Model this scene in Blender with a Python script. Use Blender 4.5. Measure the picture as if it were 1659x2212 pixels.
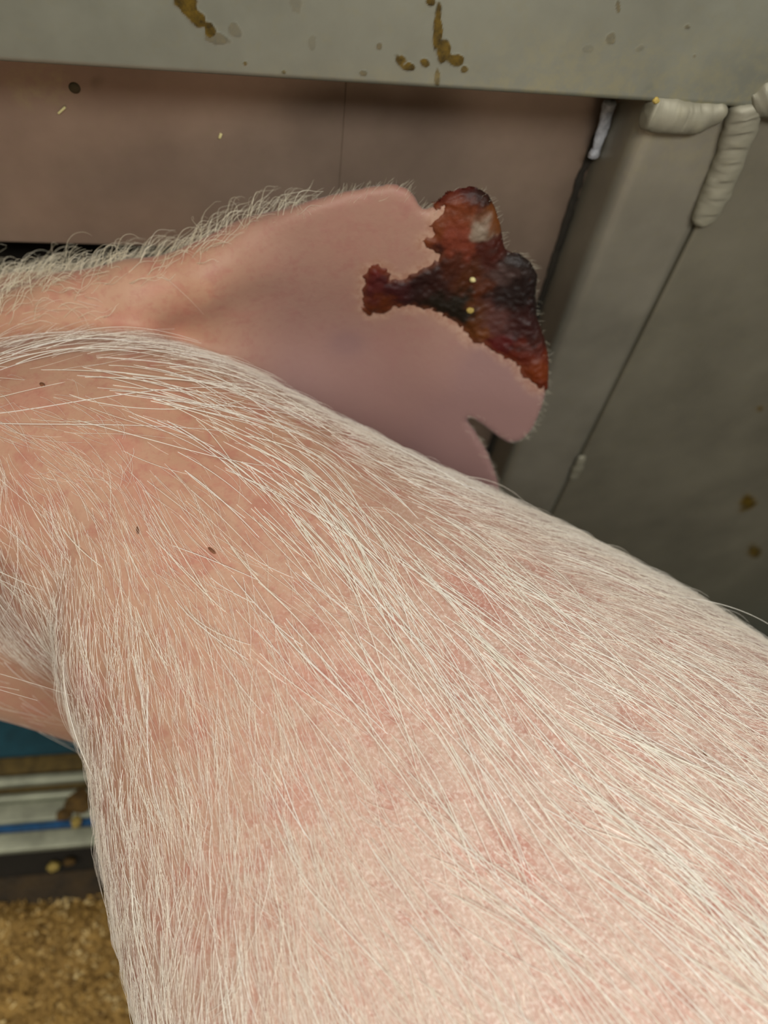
import bpy, bmesh, math, random
import numpy as np
from mathutils import Matrix, Vector, kdtree

random.seed(7); RNG = np.random.default_rng(7)
for o in list(bpy.data.objects): bpy.data.objects.remove(o)
SC = bpy.context.scene
COL = SC.collection

# ------------------------------------------------------------------ camera, world, lamps, exposure
# world: x runs along the metal partition (to the right), y runs into it, z is up, floor at z = 0
F = 1661.0; CX, CY = 829.5, 1106.0; CAM_Z = 0.86
ROT = np.array([[0.9877, -0.0248, 0.1546], [-0.1096, -0.8142, 0.5701], [0.1117, -0.5800, -0.8069]])
cam = bpy.data.cameras.new('camera'); cam_ob = bpy.data.objects.new('camera', cam); COL.objects.link(cam_ob)
cam.sensor_fit = 'HORIZONTAL'; cam.sensor_width = 36.0; cam.lens = 36.0 * F / 1659.0
cam.clip_start = 0.01; cam.clip_end = 50
m = Matrix.Identity(4)
for i in range(3):
    m[i][0] = ROT[i][0]; m[i][1] = -ROT[i][1]; m[i][2] = -ROT[i][2]
m[0][3], m[1][3], m[2][3] = 0, 0, CAM_Z
cam_ob.matrix_world = m
cam.dof.use_dof = True; cam.dof.focus_distance = 0.318; cam.dof.aperture_fstop = 36.0 / 4.3
SC.camera = cam_ob

world = bpy.data.worlds.new('barn_air'); SC.world = world; world.use_nodes = True
bg = world.node_tree.nodes['Background']; bg.inputs['Color'].default_value = (1.0, 0.88, 0.62, 1); bg.inputs['Strength'].default_value = 0.16

def lamp(name, loc, target, sx, sy, power, color):
    l = bpy.data.lights.new(name, 'AREA'); l.shape = 'RECTANGLE'; l.size = sx; l.size_y = sy; l.energy = power; l.color = color
    o = bpy.data.objects.new(name, l); COL.objects.link(o); o.location = loc
    o.rotation_euler = (Vector(target) - Vector(loc)).to_track_quat('-Z', 'Y').to_euler()
    return o
lamp('barn_tube_lamp', (0.22, -0.46, 1.40), (0.12, 0.05, 0.5), 0.8, 0.25, 13.0, (1.0, 0.985, 0.945))
lamp('left_fill_lamp', (-0.85, -0.45, 1.6), (-0.2, 0.05, 0.0), 1.2, 0.30, 6.0, (1.0, 0.94, 0.80))  # added fill light for the left flank, floor and post side

SC.view_settings.view_transform = 'Standard'; SC.view_settings.look = 'None'
SC.view_settings.gamma = 1.0; SC.view_settings.use_curve_mapping = False; SC.view_settings.exposure = -0.08
SC.cycles.adaptive_threshold = 0.12; SC.cycles.max_bounces = 5; SC.cycles.diffuse_bounces = 2; SC.cycles.glossy_bounces = 2; SC.cycles.transmission_bounces = 2; SC.cycles.transparent_max_bounces = 4

# ------------------------------------------------------------------ helpers
def S(c):   # sRGB 0-255 -> linear
    c = np.asarray(c, float) / 255.0
    return np.where(c <= 0.04045, c / 12.92, ((c + 0.055) / 1.055) ** 2.4)
def S4(*c): return tuple(S(c)) + (1.0,)
def ray(px, py): return ROT @ (np.array([px - CX, py - CY, F]) / F)
def at(px, py, depth): return np.array([0, 0, CAM_Z]) + ray(px, py) * depth
def on_y(px, py, y):
    v = ray(px, py); return np.array([0, 0, CAM_Z]) + v * (y / v[1])
def to_px(P):
    c = (np.asarray(P, float) - np.array([0, 0, CAM_Z])) @ ROT
    return np.stack([c[..., 0] / c[..., 2] * F + CX, c[..., 1] / c[..., 2] * F + CY], -1)
def sstep(a, b, x):
    t = np.clip((x - a) / (b - a), 0, 1); return t * t * (3 - 2 * t)

def _hash(ix, iy, iz, seed):
    h = (ix.astype(np.int64) * 374761393 + iy.astype(np.int64) * 668265263 + iz.astype(np.int64) * 2147483647 + seed * 974634777)
    h = (h ^ (h >> 13)) * 1274126177 & 0xFFFFFFFF
    h = h ^ (h >> 16)
    return (h & 0xFFFF) / 65535.0
def vnoise(P, seed=0):
    P = np.asarray(P, float); f = np.floor(P); t = P - f; t = t * t * (3 - 2 * t); i = f.astype(np.int64)
    r = 0
    for dx in (0, 1):
        for dy in (0, 1):
            for dz in (0, 1):
                w = (t[:, 0] if dx else 1 - t[:, 0]) * (t[:, 1] if dy else 1 - t[:, 1]) * (t[:, 2] if dz else 1 - t[:, 2])
                r = r + w * _hash(i[:, 0] + dx, i[:, 1] + dy, i[:, 2] + dz, seed)
    return r
def fbm(P, scale, octv=3, seed=0):
    P = np.asarray(P, float) * scale; r = 0; a = 0.5; s = 0
    for o in range(octv):
        r = r + a * vnoise(P * 2 ** o + o * 17.3, seed + o); s += a; a *= 0.5
    return r / s            # 0..1

def add_mesh(name, V, Fc, mat, parent=None, smooth=True):
    me = bpy.data.meshes.new(name)
    V = np.asarray(V, np.float32); Fc = np.asarray(Fc, np.int32); k = Fc.shape[1]
    me.vertices.add(len(V)); me.vertices.foreach_set('co', V.ravel())
    me.loops.add(Fc.size); me.loops.foreach_set('vertex_index', Fc.ravel())
    me.polygons.add(len(Fc)); me.polygons.foreach_set('loop_start', np.arange(0, Fc.size, k, dtype=np.int32))
    me.polygons.foreach_set('loop_total', np.full(len(Fc), k, np.int32))
    me.update(calc_edges=True); me.validate()
    if smooth: me.polygons.foreach_set('use_smooth', np.ones(len(me.polygons), bool))
    me.materials.append(mat)
    o = bpy.data.objects.new(name, me); COL.objects.link(o)
    if parent: o.parent = parent
    return o
def bm_obj(name, bm, mat, parent=None, smooth=True):
    bmesh.ops.recalc_face_normals(bm, faces=bm.faces)
    me = bpy.data.meshes.new(name); bm.to_mesh(me); bm.free()
    if smooth: me.polygons.foreach_set('use_smooth', np.ones(len(me.polygons), bool))
    me.materials.append(mat)
    o = bpy.data.objects.new(name, me); COL.objects.link(o)
    if parent: o.parent = parent
    return o
def box_bm(x0, x1, y0, y1, z0, z1, r=0.0, seg=4):
    bm = bmesh.new(); bmesh.ops.create_cube(bm, size=1)
    for v in bm.verts: v.co = ((x0 + x1) / 2 + v.co.x * (x1 - x0), (y0 + y1) / 2 + v.co.y * (y1 - y0), (z0 + z1) / 2 + v.co.z * (z1 - z0))
    if r: bmesh.ops.bevel(bm, geom=bm.edges[:], offset=r, segments=seg, profile=0.5, affect='EDGES')
    return bm
def fattr(o, name, vals):
    a = o.data.attributes.new(name, 'FLOAT', 'POINT'); a.data.foreach_set('value', np.asarray(vals, np.float32))
def cattr(o, name, cols):
    a = o.data.attributes.new(name, 'FLOAT_COLOR', 'POINT'); c = np.ones((len(cols), 4), np.float32); c[:, :3] = cols
    a.data.foreach_set('color', c.ravel())
def empty(name, loc, label, cat, group=None):
    o = bpy.data.objects.new(name, None); COL.objects.link(o); o.location = loc; o.empty_display_size = 0.05
    tag(o, label, cat, group); return o
def tag(o, label, cat, group=None):
    o['label'] = label; o['category'] = cat
    if group: o['group'] = group
def structure(o): o['kind'] = 'structure'; return o

# node helper
class NT:
    def __init__(s, name):
        s.m = bpy.data.materials.new(name); s.m.use_nodes = True; s.t = s.m.node_tree; s.p = s.t.nodes['Principled BSDF']
    def n(s, typ, **kw):
        nd = s.t.nodes.new(typ)
        for k, v in kw.items():
            if hasattr(nd, k): setattr(nd, k, v)
            else: nd.inputs[k].default_value = v
        return nd
    def l(s, a, b): s.t.links.new(a, b)
    def noise(s, scale, detail=4, rough=0.55, vec=None, dist=0.0):
        nd = s.n('ShaderNodeTexNoise'); nd.inputs['Scale'].default_value = scale; nd.inputs['Detail'].default_value = detail
        nd.inputs['Roughness'].default_value = rough; nd.inputs['Distortion'].default_value = dist
        s.l(vec if vec is not None else s.pos(), nd.inputs['Vector']); return nd.outputs['Fac']
    def pos(s):
        if not hasattr(s, '_p'): s._p = s.n('ShaderNodeTexCoord').outputs['Object']
        return s._p
    def ramp(s, fac, stops):
        r = s.n('ShaderNodeValToRGB'); e = r.color_ramp.elements
        while len(e) < len(stops): e.new(0.5)
        for q, (p, c) in zip(e, stops): q.position = p; q.color = c if len(c) == 4 else tuple(c) + (1,)
        s.l(fac, r.inputs['Fac']); return r.outputs['Color']
    def mix(s, fac, a, b, mode='MIX'):
        nd = s.n('ShaderNodeMix'); nd.data_type = 'RGBA'; nd.blend_type = mode
        for i, v in ((0, fac), (6, a), (7, b)):
            if isinstance(v, bpy.types.NodeSocket): s.l(v, nd.inputs[i])
            else: nd.inputs[i].default_value = v
        return nd.outputs[2]
    def math(s, op, a, b=0.5):
        nd = s.n('ShaderNodeMath', operation=op)
        for i, v in ((0, a), (1, b)):
            if isinstance(v, bpy.types.NodeSocket): s.l(v, nd.inputs[i])
            else: nd.inputs[i].default_value = v
        return nd.outputs[0]
    def attr(s, name): return s.n('ShaderNodeAttribute', attribute_name=name)
    def bump(s, h, strength=0.3, dist=0.002):
        b = s.n('ShaderNodeBump'); b.inputs['Strength'].default_value = strength; b.inputs['Distance'].default_value = dist
        s.l(h, b.inputs['Height']); s.l(b.outputs['Normal'], s.p.inputs['Normal'])
    def set(s, **kw):
        for k, v in kw.items():
            k = k.replace('_', ' ')
            if isinstance(v, bpy.types.NodeSocket): s.l(v, s.p.inputs[k])
            else: s.p.inputs[k].default_value = v
        return s

# ------------------------------------------------------------------ materials
def metal_material(name, base, stainy=True, metallic=0.55, rough=0.42):
    t = NT(name)
    n1 = t.noise(14, 5, 0.6); n2 = t.noise(160, 3, 0.6)
    c = t.ramp(n1, [(0.3, S4(*[v * 0.86 for v in base])), (0.7, S4(*base))])
    c = t.mix(t.math('MULTIPLY', t.ramp(n2, [(0.55, (0, 0, 0)), (0.8, (1, 1, 1))]), 0.2), c, S4(150, 143, 108))
    if stainy:
        a = t.attr('stain').outputs['Fac']
        sn = t.noise(220, 3, 0.6)
        sc = t.ramp(sn, [(0.35, S4(50, 38, 4)), (0.65, S4(92, 72, 14))])
        c = t.mix(a, c, sc)
        g = t.attr('grime_sheen').outputs['Fac']  # grime, plus the reflection painted on the upper sheet
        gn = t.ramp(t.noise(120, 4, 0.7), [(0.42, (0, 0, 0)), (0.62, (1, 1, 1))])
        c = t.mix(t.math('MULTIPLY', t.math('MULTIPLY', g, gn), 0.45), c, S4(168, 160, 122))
        t.set(Metallic=t.math('MULTIPLY', t.math('SUBTRACT', 1.0, a), metallic))
    else: t.set(Metallic=metallic)
    t.set(Base_Color=c, Roughness=t.math('ADD', t.math('MULTIPLY', n1, 0.2), rough - 0.1))
    t.bump(t.noise(300, 2, 0.5), 0.06, 0.001)
    return t.m
M_RAIL = metal_material('galvanised_rail', (152, 154, 140))
M_POST = metal_material('galvanised_post', (154, 149, 134))
M_PANEL = metal_material('sheet_metal', (112, 102, 84), metallic=0.6, rough=0.36)
M_PANEL2 = metal_material('warm_sheet_metal', (166, 145, 128), metallic=0.6, rough=0.36)  # warm base stands in for the pig's pink reflection
M_SIDE = metal_material('door_sheet', (144, 139, 122))
M_WELD = metal_material('weld_metal', (146, 142, 124), stainy=False, metallic=0.35, rough=0.6)
def plain(name, col, rough=0.6, metallic=0.0, var=0.25, scale=40, bump=0.2):
    t = NT(name); n = t.noise(scale, 4, 0.6)
    t.set(Base_Color=t.ramp(n, [(0.3, S4(*[v * (1 - var) for v in col])), (0.7, S4(*col))]), Roughness=rough, Metallic=metallic)
    if bump: t.bump(t.noise(scale * 4, 3), bump, 0.002)
    return t.m
M_SEAL = plain('shiny_seal', (205, 208, 215), 0.18, 0.15, 0.3, 200, 0.4)
M_GAP = plain('gap_black', (40, 34, 24), 0.9)  # near black for seams, painted shade under the sill, and the backing
M_RIVET = plain('rivet_steel', (92, 84, 62), 0.5, 0.6)
M_STRAW = plain('straw', (222, 210, 150), 0.6)
M_CRUMB = plain('feed_crumb', (190, 165, 85), 0.7, 0, 0.3, 400)
M_DUNG = plain('dried_dung', (112, 84, 34), 0.8, 0, 0.4, 150, 0.6)
M_TEAL = plain('teal_plastic', (28, 80, 94), 0.5, 0, 0.25, 60)
M_BLUE = plain('blue_plastic', (28, 92, 146), 0.45, 0, 0.3, 120)
M_SILL = plain('sill_steel', (186, 190, 168), 0.45, 0.35, 0.22, 40)
M_SILLDIRT = plain('sill_dirt', (112, 92, 44), 0.8, 0, 0.35, 90, 0.5)
M_DARKFLOOR = plain('brown_floor', (70, 52, 22), 0.7, 0, 0.4, 60, 0.5)  # dark mottled brown floor base

def skin_material():
    t = NT('pig_skin')
    n1 = t.noise(9, 4, 0.6); n2 = t.noise(75, 5, 0.7); n3 = t.noise(800, 4, 0.7); n4 = t.noise(30, 5, 0.65, dist=0.6); n5 = t.noise(260, 4, 0.7)
    fk = t.attr('flaky').outputs['Fac']
    c = t.ramp(n1, [(0.3, S4(166, 124, 99)), (0.7, S4(178, 140, 117))])
    c = t.mix(t.math('MULTIPLY', fk, 0.65), c, S4(192, 170, 158))
    red = t.math('MULTIPLY', t.ramp(n4, [(0.50, (0, 0, 0)), (0.68, (1, 1, 1))]), 0.55)
    c = t.mix(red, c, S4(174, 112, 97))
    fl = t.math('MULTIPLY', t.ramp(n2, [(0.53, (0, 0, 0)), (0.66, (1, 1, 1))]), 0.5)
    c = t.mix(fl, c, S4(162, 100, 86))
    sp_ = t.math('MULTIPLY', t.ramp(n5, [(0.52, (0, 0, 0)), (0.66, (1, 1, 1))]), 0.45)
    c = t.mix(sp_, c, S4(162, 106, 92))
    sc = t.math('MULTIPLY', t.ramp(n3, [(0.48, (0, 0, 0)), (0.64, (1, 1, 1))]), t.math('MULTIPLY', fk, 0.6))
    c = t.mix(sc, c, S4(222, 208, 198))
    c = t.mix(t.attr('flush_shade').outputs['Fac'], c, S4(130, 100, 96))
    c = t.mix(t.attr('crust').outputs['Fac'], c, t.ramp(n5, [(0.4, S4(146, 104, 80)), (0.6, S4(184, 156, 132))]))
    t.set(Base_Color=c, Roughness=0.55, Specular_IOR_Level=0.3, Sheen_Weight=0.1)
    h = t.mix(0.5, t.noise(420, 3, 0.6), t.noise(120, 3, 0.6))
    t.bump(h, 0.25, 0.0012)
    return t.m
M_SKIN = skin_material()
def hair_material(name, c1, c2, rough=0.35):
    t = NT(name)
    r = t.n('ShaderNodeHairInfo').outputs['Random']
    t.set(Base_Color=t.ramp(r, [(0.0, S4(*c1)), (1.0, S4(*c2))]), Roughness=rough, Specular_IOR_Level=0.9)
    tr = t.n('ShaderNodeBsdfTranslucent'); tr.inputs['Color'].default_value = S4(*c2)
    mx = t.n('ShaderNodeMixShader'); mx.inputs['Fac'].default_value = 0.45
    out = t.t.nodes['Material Output']
    t.l(t.p.outputs[0], mx.inputs[1]); t.l(tr.outputs[0], mx.inputs[2]); t.l(mx.outputs[0], out.inputs['Surface'])
    return t.m
M_COAT = hair_material('white_coat_hair', (250, 240, 222), (255, 252, 244))
M_BRIST = hair_material('cream_bristle', (255, 252, 236), (255, 255, 250), 0.24)
M_EARHAIR = hair_material('pale_ear_hair', (235, 228, 200), (250, 246, 226))
def scab_material():
    t = NT('scab'); a = t.attr('scab_col').outputs['Color']
    c = t.mix(0.55, a, t.ramp(t.noise(260, 4, 0.7), [(0.3, (0.45, 0.38, 0.36)), (0.7, (1, 1, 1))]), 'MULTIPLY')
    t.set(Base_Color=c, Roughness=0.5, Specular_IOR_Level=0.3); t.bump(t.noise(500, 4, 0.7), 0.35, 0.0012); return t.m
M_SCAB = scab_material()
def bedding_material():
    t = NT('sawdust'); r = t.attr('tone').outputs['Fac']
    t.set(Base_Color=t.ramp(r, [(0.0, S4(96, 68, 22)), (0.5, S4(186, 148, 78)), (1.0, S4(232, 206, 146))]), Roughness=0.8); return t.m
M_BED = bedding_material()

# ------------------------------------------------------------------ setting: floor
def grid_mesh(name, xs, ys, zf, mat, parent=None):
    X, Y = np.meshgrid(xs, ys, indexing='ij'); P = np.stack([X.ravel(), Y.ravel(), np.zeros(X.size)], 1); P[:, 2] = zf(P)
    nx, ny = len(xs), len(ys); i = np.arange(nx * ny).reshape(nx, ny)
    Fc = np.stack([i[:-1, :-1], i[1:, :-1], i[1:, 1:], i[:-1, 1:]], -1).reshape(-1, 4)
    return add_mesh(name, P, Fc, mat, parent)
fl = structure(bm_obj('floor', box_bm(-1.2, 1.6, -1.2, 0.180, -0.05, -0.004), M_DARKFLOOR, smooth=False))
fl2 = structure(bm_obj('floor', box_bm(-1.2, 1.6, 0.29, 0.60, -0.05, 0.022), M_TEAL, smooth=False))
fl3 = structure(bm_obj('sill_shade_strip', box_bm(-1.2, 1.6, 0.180, 0.29, -0.05, -0.006), M_GAP, smooth=False))  # floor strip under the sill, its shadow painted in near black
# loose sawdust bedding: heaped base plus chips
bed = grid_mesh('sawdust_bedding', np.arange(-0.75, 0.45, 0.006), np.arange(-0.5, 0.158, 0.006),
                lambda P: 0.002 + 0.010 * fbm(P, 28, 3, 3) - 0.012 * sstep(0.135, 0.158, P[:, 1]), M_BED)
fattr(bed, 'tone', 0.05 + 0.5 * fbm(np.array([v.co for v in bed.data.vertices]), 120, 3, 9))
bed['kind'] = 'stuff'; tag(bed, 'loose brown sawdust bedding strewn over the pen floor at lower left', 'bedding')
N = 42000
cx = RNG.uniform(-0.6, 0.2, N); cy = RNG.uniform(-0.4, 0.156, N)
base = np.stack([cx, cy, np.zeros(N)], 1)
cz = 0.003 + 0.010 * fbm(base, 28, 3, 3) - 0.012 * sstep(0.135, 0.158, cy) + RNG.uniform(0, 0.004, N)
base[:, 2] = cz
u = RNG.normal(size=(N, 3)); u[:, 2] *= 0.4; u /= np.linalg.norm(u, axis=1)[:, None]
v = np.cross(u, np.array([0, 0, 1.0]) + RNG.normal(size=(N, 3)) * 0.5); v /= np.linalg.norm(v, axis=1)[:, None]
L = RNG.uniform(0.0010, 0.0032, N)[:, None]; W = RNG.uniform(0.0005, 0.0014, N)[:, None]
V = np.stack([base - u * L - v * W, base + u * L - v * W, base + u * L + v * W, base - u * L + v * W], 1).reshape(-1, 3)
chips = add_mesh('sawdust_chips', V, np.arange(4 * N).reshape(-1, 4), M_BED, bed, smooth=False)
tone = np.clip(0.15 + 0.95 * (fbm(base, 60, 3, 5) - 0.25) * 1.2 + RNG.normal(0, 0.22, N), 0, 1)
fattr(chips, 'tone', np.repeat(tone, 4)); chips['kind'] = 'stuff'

# galvanised floor sill between bedding and teal floor
sill = empty('floor_sill', (-0.2, 0.24, 0), 'grey steel floor sill with a blue strip, beside the sawdust', 'floor sill'); sill['kind'] = 'thing'
def sp(name, y0, y1, z0, z1, mat, r=0.0015):
    o = bm_obj(name, box_bm(-0.95, 1.5, y0, y1, z0, z1, r, 3), mat, None); o.parent = sill; o.matrix_parent_inverse = Matrix.Translation((0.2, -0.24, 0)); return o
sp('front_flange', 0.196, 0.2135, 0.018, 0.030, M_SILL)
sp('web', 0.204, 0.210, -0.005, 0.020, M_GAP)  # steel web coloured near black for the shade under the flange
sp('blue_strip', 0.2138, 0.2226, 0.0, 0.025, M_BLUE)
sp('middle_flange', 0.2228, 0.242, 0.0, 0.030, M_SILL)
sp('rib', 0.2425, 0.2500, 0.0, 0.036, M_SILL, 0.003)
sp('channel', 0.2500, 0.2580, 0.0, 0.028, M_SILLDIRT)
sp('rib', 0.2580, 0.2680, 0.0, 0.036, M_SILL, 0.003)
sp('dirt_ledge', 0.2680, 0.2895, 0.0, 0.027, M_SILLDIRT)
# clods of dung lying on the sill and in its gap
def clod(name, c, r, mat, label, cat, seed, group=None, flat=0.6, parent=None):
    bm = bmesh.new(); bmesh.ops.create_icosphere(bm, subdivisions=3, radius=1)
    P = np.array([v.co for v in bm.verts]); k = 0.7 + 0.6 * fbm(P + seed * 3.1, 1.8, 3, seed)
    for v_, p, s in zip(bm.verts, P, k): v_.co = (c[0] + p[0] * s * r[0], c[1] + p[1] * s * r[1], c[2] + p[2] * s * r[2])
    o = bm_obj(name, bm, mat, parent)
    if label: tag(o, label, cat, group)
    return o
clod('dung_clod', (-0.190, 0.238, 0.0335), (0.013, 0.013, 0.006), M_DUNG, 'brown dung clod on the grey sill against the white flank', 'dung', 3)
clod('dung_clod', (-0.204, 0.226, 0.0320), (0.008, 0.006, 0.004), M_DUNG, 'small dung lump beside the blue strip on the sill', 'dung', 5)
clod('dung_clod', (-0.192, 0.219, 0.0300), (0.005, 0.006, 0.004), M_CRUMB, 'tan crumb at the end of the blue strip', 'dung', 8)
clod('dung_clod', (-0.215, 0.185, 0.0020), (0.006, 0.005, 0.004), M_CRUMB, 'pale tan crumb on the dark floor under the sill', 'dung', 11)
clod('dung_clod', (-0.200, 0.188, 0.0020), (0.006, 0.004, 0.005), M_DUNG, 'brown crumb lying next to the pale crumb under the sill', 'dung', 13)

# ------------------------------------------------------------------ setting: metal partition
def plate(name, x0, x1, z0, z1, yf, depth, mat, r=0.004, res=0.004, edges=(1, 1, 1, 1), stain=None, grime_sheen=None, disp=0.00025, parent=None, fine=None):
    """solid plate: front face at y=yf as a grid with rounded rims (left,right,bottom,top), returns to yf+depth"""
    def axis(a, b, ra, rb):
        mid = np.linspace(a, b, max(2, int((b - a) / res) + 1))
        q = np.sin(np.linspace(0, math.pi / 2, 7))
        ex = [mid]
        if ra: ex.append(a + r * (1 - np.cos(np.linspace(0, math.pi / 2, 7))))
        if rb: ex.append(b - r * (1 - np.cos(np.linspace(0, math.pi / 2, 7))))
        return np.unique(np.round(np.concatenate(ex), 6))
    xs = axis(x0, x1, edges[0], edges[1]); zs = axis(z0, z1, edges[2], edges[3])
    if fine: xs = np.unique(np.round(np.concatenate([xs, np.arange(fine[0], fine[1], fine[2])]), 6)); zs = np.unique(np.round(np.concatenate([zs, np.arange(z0, z1, fine[2])]), 6))
    X, Z = np.meshgrid(xs, zs, indexing='ij')
    dist = np.full(X.shape, 1.0)
    off = np.zeros(X.shape)
    for e, dd in zip(edges, (X - x0, x1 - X, Z - z0, z1 - Z)):
        if e:
            t = np.clip(r - dd, 0, r); off = np.maximum(off, r - np.sqrt(np.maximum(r * r - t * t, 0)))
    P = np.stack([X, np.full(X.shape, yf) + off, Z], -1).reshape(-1, 3)
    st = stain(P) if stain else np.zeros(len(P)); gr = grime_sheen(P) if grime_sheen else np.zeros(len(P))
    P[:, 1] -= disp * st
    nx, nz = X.shape; i = np.arange(nx * nz).reshape(nx, nz)
    Fc = [np.stack([i[:-1, :-1], i[1:, :-1], i[1:, 1:], i[:-1, 1:]], -1).reshape(-1, 4)]
    # skirt + back
    loop = np.concatenate([i[:, 0], i[-1, 1:], i[-2::-1, -1], i[0, -2:0:-1]])
    nb = len(P); B = P[loop].copy(); B[:, 1] = yf + depth; P = np.concatenate([P, B])
    k = np.arange(len(loop)); k2 = np.roll(k, -1)
    Fc.append(np.stack([loop[k2], loop[k], nb + k, nb + k2], -1))
    c0 = len(P); P = np.concatenate([P, np.array([[x0, yf + depth, z0], [x1, yf + depth, z0], [x1, yf + depth, z1], [x0, yf + depth, z1]])])
    Fc.append(np.array([[c0, c0 + 3, c0 + 2, c0 + 1]]))
    o = add_mesh(name, P, np.concatenate(Fc), mat, parent)
    pad = np.zeros(len(P) - len(st))
    fattr(o, 'stain', np.concatenate([st, pad])); fattr(o, 'grime_sheen', np.concatenate([gr, pad]))
    return o
part = empty('metal_partition', (0.2, 0.42, 0), 'grey welded metal pen partition with rail, post and sheet panels behind the pig', 'partition')
part['kind'] = 'thing'; part.location = (0, 0, 0)

def rail_stain(P):
    px = to_px(P); s = np.zeros(len(P)); nz = fbm(P, 240, 3, 21); nz2 = fbm(P, 90, 3, 31)
    def blob(cx, cy, rx, ry, a=0.0, k=1.0):
        ca, sa = math.cos(a), math.sin(a); dx, dy = px[:, 0] - cx, px[:, 1] - cy
        q = np.hypot((dx * ca + dy * sa) / rx, (-dx * sa + dy * ca) / ry) + (nz - 0.5) * 1.5
        return k * (1 - sstep(0.75, 1.1, q))
    for b in [(405, 12, 40, 22, .9), (428, 40, 18, 26, -.6), (452, 58, 14, 20), (470, 84, 30, 12, .3, .6), (508, 62, 14, 16, 0, .5),
              (945, 60, 9, 60, 0.06), (958, 112, 20, 26), (985, 128, 16, 16), (860, 128, 16, 17), (885, 145, 12, 9), (918, 138, 14, 12), (1005, 150, 9, 9),
              (944, 165, 7, 22, 0, .9), (820, 100, 8, 9, 0, .7), (530, 136, 6, 6, 0, .9), (613, 155, 7, 6, 0, .9), (785, 158, 9, 6, 0, .7),
              (930, 3, 12, 10), (1335, 12, 5, 14, 0, .7), (1318, 84, 10, 12, .4, .6), (1380, 105, 12, 6, -.5, .4), (1270, 105, 12, 8, 0, .3), (1485, 58, 5, 4, 0, .7), (1500, 120, 4, 4, 0, .7),
              (640, 10, 14, 20, 0, .35), (675, 90, 8, 14, 0, .35)]:
        s = np.maximum(s, blob(*b))
    return np.clip(s, 0, 1)
def rail_grime(P):
    px = to_px(P); e = px[:, 1] - (140 + (px[:, 0]) * 0.061)
    g = sstep(-70, -5, e) * 0.5 * sstep(300, 900, px[:, 0]) + sstep(900, 1200, px[:, 0]) * sstep(0, 150, px[:, 1]) * 0.6
    return np.clip(g, 0, 1)
plate('top_rail', -0.9, 1.3, 0.6905, 0.7505, 0.355, 0.06, M_RAIL, r=0.0035, res=0.012, fine=(-0.13, 0.30, 0.0006), stain=rail_stain, grime_sheen=rail_grime, parent=part)
def post_grime(P):
    px = to_px(P); return np.clip((1 - sstep(300, 480, px[:, 1])) * 0.5, 0, 1)
POST = plate('upright_post', 0.1895, 0.2432, 0.0, 0.6900, 0.360, 0.055, M_POST, r=0.009, res=0.004, edges=(1, 0, 0, 0), grime_sheen=post_grime, parent=part)
def side_stain(P):
    px = to_px(P); s = np.zeros(len(P)); nz = fbm(P, 160, 3, 77)
    for cx, cy, r in [(1615, 1086, 20), (1630, 1190, 16), (1642, 882, 8), (1510, 745, 4)]:
        s = np.maximum(s, 1 - sstep(0.6, 1.3, np.hypot(px[:, 0] - cx, px[:, 1] - cy) / r + (nz - .5) * 1.2))
    return np.clip(s, 0, 1)
plate('door_sheet', 0.2462, 1.3, 0.0, 0.6900, 0.3605, 0.04, M_SIDE, r=0.002, res=0.003, edges=(1, 0, 0, 0), stain=side_stain, disp=0.0003, parent=part)
bm_obj('seam_gap', box_bm(0.2425, 0.247, 0.368, 0.40, 0.0, 0.69), M_GAP, part, False)
def pan_stain(P):
    px = to_px(P); nz = fbm(P, 60, 3, 51)
    s = 0.25 * (1 - sstep(0.8, 1.3, np.hypot((px[:, 0] - 210) / 8, (px[:, 1] - 175) / 14))) 
    return np.clip(s, 0, 1)
def pan_sheen(P):
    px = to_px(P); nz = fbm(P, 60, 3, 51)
    return np.clip(0.9 * (1 - sstep(0.7, 1.2, np.hypot((px[:, 0] - 95) / 75, (px[:, 1] - 185) / 55) + (nz - .5) * 0.8)), 0, 1)  # pale oval reflection painted on the sheet
plate('sheet_panel', -0.9, 0.0470, 0.5700, 0.70, 0.400, 0.003, M_PANEL2, r=0.0015, res=0.003, edges=(0, 1, 1, 0), stain=pan_stain, grime_sheen=pan_sheen, parent=part)
plate('sheet_panel', 0.0468, 0.1900, 0.0, 0.70, 0.4002, 0.003, M_PANEL2, r=0.0002, res=0.003, edges=(1, 0, 0, 0), parent=part)
plate('lower_sheet', -0.9, 0.0470, 0.02, 0.535, 0.425, 0.003, M_PANEL, r=0.0015, res=0.006, edges=(0, 1, 0, 1), parent=part)
structure(bm_obj('dark_backing', box_bm(-1.2, 1.6, 0.47, 0.50, -0.05, 1.0), M_GAP, None, False))  # added dark sheet, blocks the bright world behind the panel gaps
# rivet in the upper sheet
bm = bmesh.new(); bmesh.ops.create_uvsphere(bm, u_segments=20, v_segments=10, radius=1)
q = on_y(161, 190, 0.400)
for v_ in bm.verts: v_.co = (q[0] + v_.co.x * 0.0028, 0.400 + v_.co.y * 0.0009, q[2] + v_.co.z * 0.0028)
bm_obj('rivet', bm, M_RIVET, part)

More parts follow.
